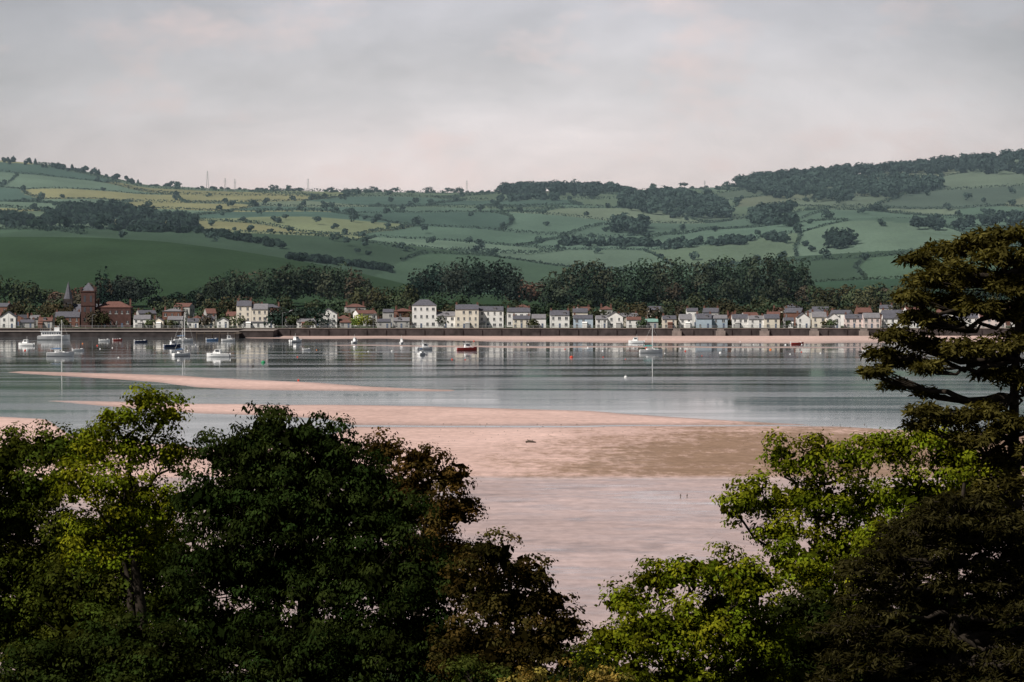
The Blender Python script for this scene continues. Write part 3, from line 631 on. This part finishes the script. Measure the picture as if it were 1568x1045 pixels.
def broad(name,ct,y,lobes,col,leaf=.16,dens=1.,sub_r=(.35,.7),nl=130,core=.6,colvar=.3,asp=.6,shell=(.5,1.05),flat=.75,ldir=None,trunk_r=.35,bias=.32,yspread=1.6):
    x=(ct-784)/F*y;g=gz(y)-.3;e=empty(name,(0,0,0));tb=Tubes()
    LC=[];
    for (c,r,rp) in lobes:
        yy=y+rng.uniform(-1,1)*min(3,rp/F*y*yspread);p=W(c,r,yy);LC.append((p,rp/F*y))
    ztop=max(p[2] for p,_ in LC);zt_=g+(ztop-g)*.9
    tp=np.array([[x,y+1,g],[x+.2,y+1,g+(ztop-g)*.3],[x-.1,y+.8,g+(ztop-g)*.6],[np.mean([p[0] for p,_ in LC if p[2]>ztop-4]),y+.5,zt_]])
    tt=np.linspace(0,1,12);trunk=np.stack([np.interp(tt,[0,.3,.6,1],tp[:,k]) for k in range(3)],1);trunk[1:-1,:2]+=rng.normal(size=(10,2))*.12;tb.tube(trunk,trunk_r*(1-tt)**.8+.04,8)
    P=[];N=[];S=[];Cc=[];Ds=[]
    def add(ctr,rad,n,size,cl,out,fl=flat,bs=bias):
        d=rng.normal(size=(n,3));d[:,2]=d[:,2]*.8+.35;d=nrm(d+out*.45);rr=rad*rng.uniform(.45,1.05,(n,1))*rng.uniform(.8,1.3,(n,1))
        p=ctr+d*rr*np.array([1.15,1.15,fl]);nn=nrm(d+np.array((0,0,.25))+rng.normal(size=(n,3))*bs)
        P.append(p);N.append(nn);S.append(size*rng.uniform(.55,1.3,n))
        Cc.append(cl*rng.uniform(1-colvar,1+colvar,(n,1))*np.array([rng.uniform(.85,1.2),1,1]))
        Ds.append(rng.normal(size=(n,3))*.6+(np.array(ldir) if ldir is not None else 0)+d*.3)
    for p,R in LC:
        zt=max(g+2,p[2]-abs(p[0]-x)*.8-1.5);ti=int(np.clip(np.searchsorted(trunk[:,2],zt),1,11));st=trunk[ti]
        lim=bez(st,p,(0,0,-.4+.1*abs(p[0]-x)),8,.12);tb.tube(lim,np.linspace(max(.08,trunk_r*.4*(1-ti/14)),.04,8),6)
        ns=int(dens*13*(R/1.0)**1.8)+4
        for _ in range(ns):
            d=nrm(rng.normal(size=3));
            if d[1]>.3 and rng.random()<.6: d[1]*=-1
            q=p+d*R*rng.uniform(*shell)*np.array([1,1,.92]);rs=rng.uniform(*sub_r)
            cf=rng.choice([.45,.7,1.,1.2,1.5])
            add(q,rs,int(nl*rs*rs*2.6*rng.uniform(.7,1.2)),leaf,np.array(col)*cf,d)
            if rng.random()<.5:
                k=lim[rng.integers(4,8)];tb.tube(bez(k,q,(0,0,.1),5,.06),np.linspace(.035,.012,5),4)
        if core>0: add(p+np.array((0,.4,-.1)),R*.68,int(core*75*R*R),leaf*2.9,np.array(col)*.35,np.zeros(3),bs=.8)  # inner leaves coloured darker: crown's interior shade painted into the leaf colour
    V,Fc=quads(np.concatenate(P),np.concatenate(N),np.concatenate(S),np.concatenate(S)*asp,np.concatenate(Ds))
    mesh_obj('foliage',V,Fc,M_leaf,np.repeat(np.concatenate(Cc),4,0),parent=e);tb.obj('trunk_and_limbs',e)
GL=(.110,.130,.008);GM=(.046,.060,.008);GD=(.019,.030,.007);OB=(.062,.040,.011);GX=(.020,.028,.006)
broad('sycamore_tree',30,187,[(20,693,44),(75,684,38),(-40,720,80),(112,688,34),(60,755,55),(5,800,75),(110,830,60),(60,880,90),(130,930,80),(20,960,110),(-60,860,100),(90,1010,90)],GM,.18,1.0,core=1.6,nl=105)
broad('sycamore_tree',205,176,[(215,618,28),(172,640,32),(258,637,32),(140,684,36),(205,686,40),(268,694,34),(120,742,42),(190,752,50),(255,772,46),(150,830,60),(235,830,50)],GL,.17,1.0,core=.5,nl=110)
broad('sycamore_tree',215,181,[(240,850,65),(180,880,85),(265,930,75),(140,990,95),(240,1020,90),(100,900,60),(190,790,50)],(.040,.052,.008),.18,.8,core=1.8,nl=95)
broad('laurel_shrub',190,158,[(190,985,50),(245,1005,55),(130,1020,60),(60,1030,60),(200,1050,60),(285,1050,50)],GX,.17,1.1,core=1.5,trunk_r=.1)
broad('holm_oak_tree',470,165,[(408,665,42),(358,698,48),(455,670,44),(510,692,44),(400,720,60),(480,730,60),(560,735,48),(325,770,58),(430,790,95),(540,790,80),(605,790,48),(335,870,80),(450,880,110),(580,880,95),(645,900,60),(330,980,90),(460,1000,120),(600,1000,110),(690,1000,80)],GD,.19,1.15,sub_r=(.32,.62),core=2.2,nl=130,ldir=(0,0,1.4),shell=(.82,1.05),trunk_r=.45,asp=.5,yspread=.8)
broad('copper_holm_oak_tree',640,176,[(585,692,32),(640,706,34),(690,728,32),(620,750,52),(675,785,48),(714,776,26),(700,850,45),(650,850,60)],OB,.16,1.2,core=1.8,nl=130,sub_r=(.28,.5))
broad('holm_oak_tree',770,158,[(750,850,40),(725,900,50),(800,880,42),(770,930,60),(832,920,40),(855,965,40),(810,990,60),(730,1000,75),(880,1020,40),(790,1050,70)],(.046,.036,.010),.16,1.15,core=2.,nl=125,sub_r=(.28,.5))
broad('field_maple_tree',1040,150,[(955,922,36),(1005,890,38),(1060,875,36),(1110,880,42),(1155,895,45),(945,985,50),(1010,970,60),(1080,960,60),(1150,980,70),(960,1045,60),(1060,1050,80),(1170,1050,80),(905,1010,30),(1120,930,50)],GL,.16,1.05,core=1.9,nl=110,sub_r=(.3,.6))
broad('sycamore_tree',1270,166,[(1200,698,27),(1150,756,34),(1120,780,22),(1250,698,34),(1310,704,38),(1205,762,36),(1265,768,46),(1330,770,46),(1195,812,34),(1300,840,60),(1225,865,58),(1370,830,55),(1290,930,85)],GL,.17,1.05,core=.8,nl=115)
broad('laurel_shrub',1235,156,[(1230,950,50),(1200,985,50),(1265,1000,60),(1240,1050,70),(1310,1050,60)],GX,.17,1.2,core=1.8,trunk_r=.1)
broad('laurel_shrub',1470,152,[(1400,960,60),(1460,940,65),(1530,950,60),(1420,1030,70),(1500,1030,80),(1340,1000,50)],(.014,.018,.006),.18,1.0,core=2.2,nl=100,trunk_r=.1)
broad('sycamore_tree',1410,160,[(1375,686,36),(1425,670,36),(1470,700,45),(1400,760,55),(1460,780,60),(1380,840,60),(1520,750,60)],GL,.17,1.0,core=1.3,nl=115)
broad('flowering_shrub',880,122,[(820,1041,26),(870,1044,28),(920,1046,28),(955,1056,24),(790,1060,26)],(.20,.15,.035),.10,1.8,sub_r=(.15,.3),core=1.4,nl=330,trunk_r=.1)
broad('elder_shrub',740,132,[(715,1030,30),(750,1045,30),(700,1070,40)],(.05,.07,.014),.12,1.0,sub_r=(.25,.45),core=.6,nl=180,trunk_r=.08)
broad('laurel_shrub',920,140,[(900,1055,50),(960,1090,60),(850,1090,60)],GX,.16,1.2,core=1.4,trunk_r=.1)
def conifer(name,ct,y,top_r,pads,col,needle=(.26,.07),tuft=.32,ntuft=26,nneed=34,droop=.2,trunk_r=.45,lean=0):
    x=(ct-784)/F*y;g=gz(y)-.3;zt=zr(top_r,y);e=empty(name,(0,0,0));tb=Tubes()
    tt=np.linspace(0,1,16);trunk=np.stack([x+lean*tt+.25*np.sin(tt*7),y+.2*np.cos(tt*5),g+(zt-g)*tt],1);tb.tube(trunk,np.linspace(trunk_r,.06,16),9)
    P=[];N=[];S=[];Cc=[];D=[]
    for(c,r,rp,fl) in pads:
        R=rp/F*y;yy=y+rng.uniform(-1.8,1.8);p=W(c,r,yy)
        zb=np.clip(p[2]-rng.uniform(.2,.9)-abs(p[0]-x)*.12,g+2,zt-.3);k=int(np.clip(np.searchsorted(trunk[:,2],zb),1,15))
        lim=bez(trunk[k],p+np.array((0,0,-R*fl*.5)),(0,0,-.25-abs(p[0]-x)*.06),9,.1);tb.tube(lim,np.linspace(.05+.022*np.linalg.norm(p-trunk[k])+.01,.03,9),6)
        nt_=int(ntuft*(R/.8)**1.5)+5
        for _ in range(nt_):
            a=rng.uniform(0,6.283);q=math.sqrt(rng.random());o=np.array([math.cos(a)*q*R,math.sin(a)*q*R*1.2,(rng.uniform(-.5,1)*(1-q*.5))*R*fl-droop*q*q*R])
            t_=p+o;cf=rng.choice([.5,.8,1,1.2,1.6])
            j=lim[rng.integers(5,9)];tb.tube(bez(j,t_,(0,0,-.05),4,.04),np.linspace(.03,.01,4),4)
            n=int(nneed*rng.uniform(.7,1.3));d=nrm(rng.normal(size=(n,3))+np.array([o[0],o[1],0])*.4/R+np.array((0,0,.45-droop*2)))
            P.append(t_+d*tuft*rng.uniform(.3,1,(n,1))*np.array([1.25,1.25,.75]));D.append(d);N.append(rng.normal(size=(n,3))*.6+d*.4+np.array((0,0,1.)))
            S.append(rng.uniform(.6,1.3,n));Cc.append(np.array(col)*cf*rng.uniform(.65,1.4,(n,1)))
    S=np.concatenate(S);V,Fc=quads(np.concatenate(P),np.concatenate(N),S*needle[0],S*needle[1],np.concatenate(D))
    mesh_obj('foliage',V,Fc,M_leaf,np.repeat(np.concatenate(Cc),4,0),parent=e);tb.obj('trunk_and_limbs',e)
pads=[(1520,362,30,.5),(1560,358,32,.5),(1485,375,34,.45),(1440,385,34,.45),(1530,392,42,.5),(1405,398,24,.4),(1460,412,38,.5),(1580,400,50,.5),(1420,428,36,.5),(1500,428,42,.5),(1550,436,40,.5),(1393,455,24,.4),(1440,458,38,.45),(1500,468,38,.45),(1560,475,42,.45),
(1405,485,30,.4),(1450,495,34,.4),(1375,512,30,.4),(1420,525,36,.4),(1352,540,26,.4),(1480,532,38,.4),(1545,525,42,.4),(1385,552,30,.4),(1342,568,22,.4),(1430,562,26,.35),(1372,588,20,.35),(1520,572,32,.35),(1570,580,40,.4),(1415,600,16,.3),(1600,500,50,.5),
(1420,628,28,.4),(1460,640,34,.4),(1510,632,36,.4),(1560,650,46,.4),(1405,650,18,.3),(1490,672,42,.5),(1550,700,50,.5),(1620,450,60,.5),(1620,560,60,.4),(1620,680,60,.4),(1540,740,50,.4),(1500,760,50,.4),(1580,790,60,.4)]
conifer('monterey_cypress_tree',1562,152,352,pads,(.058,.050,.013),trunk_r=.5,ntuft=26,nneed=34,needle=(.26,.09))
pads=[]
for r in np.arange(760,1100,18):
    w=np.interp(r,[740,800,900,1000,1100],[40,110,165,190,200])
    for s in(-1,-.6,-.2,.25,.6,1):
        pads.append((1470+s*w+rng.uniform(-18,18),r+abs(s)*22+rng.uniform(-8,8),rng.uniform(26,44),.3))
conifer('yew_tree',1470,142,740,pads,(.026,.023,.008),needle=(.26,.07),droop=.45,ntuft=15,nneed=28,trunk_r=.4)
# ------------------------------------------------------------ haze over the far shore: a real, very thin scattering volume
hb=B();hb.box(-2600,2600,2035,9000,-5,420);hm=bpy.data.materials.new('haze');hm.use_nodes=True;nt=hm.node_tree;nt.nodes.clear()
vo=nt.nodes.new('ShaderNodeVolumeScatter');vo.inputs['Color'].default_value=(.60,.84,1,1);vo.inputs['Density'].default_value=8.5e-5
oo=nt.nodes.new('ShaderNodeOutputMaterial');nt.links.new(vo.outputs[0],oo.inputs['Volume'])
hb.obj('haze',hm)
# ------------------------------------------------------------ light, sky, camera
S_dir=Vector((-.56,-.42,.72)).normalized()
sun=bpy.data.lights.new('sun','SUN');sun.energy=5.0;sun.angle=math.radians(.6);sun.color=(1,.94,.86)
so=bpy.data.objects.new('sun',sun);sc.collection.objects.link(so);so.rotation_euler=S_dir.to_track_quat('Z','Y').to_euler();so.location=(-200,-100,300)
wd_=bpy.data.worlds.new('World');sc.world=wd_;wd_.use_nodes=True;nt=wd_.node_tree;bg=nt.nodes['Background']
sk=nt.nodes.new('ShaderNodeTexSky');sk.sky_type='NISHITA';sk.sun_disc=False;sk.sun_elevation=math.asin(S_dir.z);sk.sun_rotation=math.atan2(S_dir.x,S_dir.y)
tc=nt.nodes.new('ShaderNodeTexCoord');sp=nt.nodes.new('ShaderNodeSeparateXYZ');nt.links.new(tc.outputs['Generated'],sp.inputs[0])
stops=[(0,(1.14,1.03,1.06)),(.018,(1.16,1.10,1.15)),(.038,(1.02,1.06,1.17)),(.062,(.74,.76,.86)),(.12,(.34,.355,.42)),(.35,(.09,.105,.14)),(1,(.045,.055,.08))]
prev=None
for i in range(len(stops)-1):
    f=mapr(nt,sp.outputs['Z'],stops[i][0],stops[i+1][0],0,1)
    m=nt.nodes.new('ShaderNodeMix');m.data_type='RGBA';nt.links.new(f,m.inputs[0])
    if prev is None: m.inputs[6].default_value=(*stops[0][1],1)
    else: nt.links.new(prev,m.inputs[6])
    m.inputs[7].default_value=(*stops[i+1][1],1);prev=m.outputs[2]
mp=nt.nodes.new('ShaderNodeMapping');mp.inputs['Scale'].default_value=(16,16,34);mp.inputs['Location'].default_value=(3.1,.4,1.7);nt.links.new(tc.outputs['Generated'],mp.inputs[0])
n1=noise(nt,1,8,mp.outputs[0],.58);n1.inputs['Distortion'].default_value=.3
cl=vmul(nt,prev,mapr(nt,n1.outputs[0],.3,.7,.72,1.16))
mp2=nt.nodes.new('ShaderNodeMapping');mp2.inputs['Scale'].default_value=(34,34,75);mp2.inputs['Location'].default_value=(1.3,7.4,2.2);nt.links.new(tc.outputs['Generated'],mp2.inputs[0])
n2=noise(nt,1,7,mp2.outputs[0],.55)
pm=nt.nodes.new('ShaderNodeMix');pm.data_type='RGBA';nt.links.new(mapr(nt,n2.outputs[0],.54,.72,0,.7),pm.inputs[0]);nt.links.new(cl,pm.inputs[6])
pm.inputs[7].default_value=(1.12,.96,.98,1)
el=mapr(nt,sp.outputs['Z'],.08,.3,1,0)
dt=nt.nodes.new('ShaderNodeMath');dt.operation='ABSOLUTE';nt.links.new(sp.outputs['X'],dt.inputs[0])
lowmix=nt.nodes.new('ShaderNodeMix');lowmix.data_type='RGBA';nt.links.new(el,lowmix.inputs[0]);nt.links.new(cl,lowmix.inputs[6]);nt.links.new(pm.outputs[2],lowmix.inputs[7])
side=vmul(nt,lowmix.outputs[2],mapr(nt,dt.outputs[0],.02,.14,1.03,.64))
sx=nt.nodes.new('ShaderNodeVectorMath');sx.operation='SCALE';nt.links.new(side,sx.inputs[0]);sx.inputs['Scale'].default_value=8.4
mx=nt.nodes.new('ShaderNodeMix');mx.data_type='RGBA';mx.inputs[0].default_value=.93;nt.links.new(sk.outputs[0],mx.inputs[6]);nt.links.new(sx.outputs[0],mx.inputs[7])
nt.links.new(mx.outputs[2],bg.inputs[0]);bg.inputs[1].default_value=.1
cam=bpy.data.cameras.new('camera');cam.lens=150;cam.sensor_width=36;cam.clip_end=60000;cam.clip_start=1
co=bpy.data.objects.new('camera',cam);sc.collection.objects.link(co);co.location=(0,0,H);co.rotation_euler=(math.radians(90)-math.atan((522.5-R0)/F),0,0);sc.camera=co
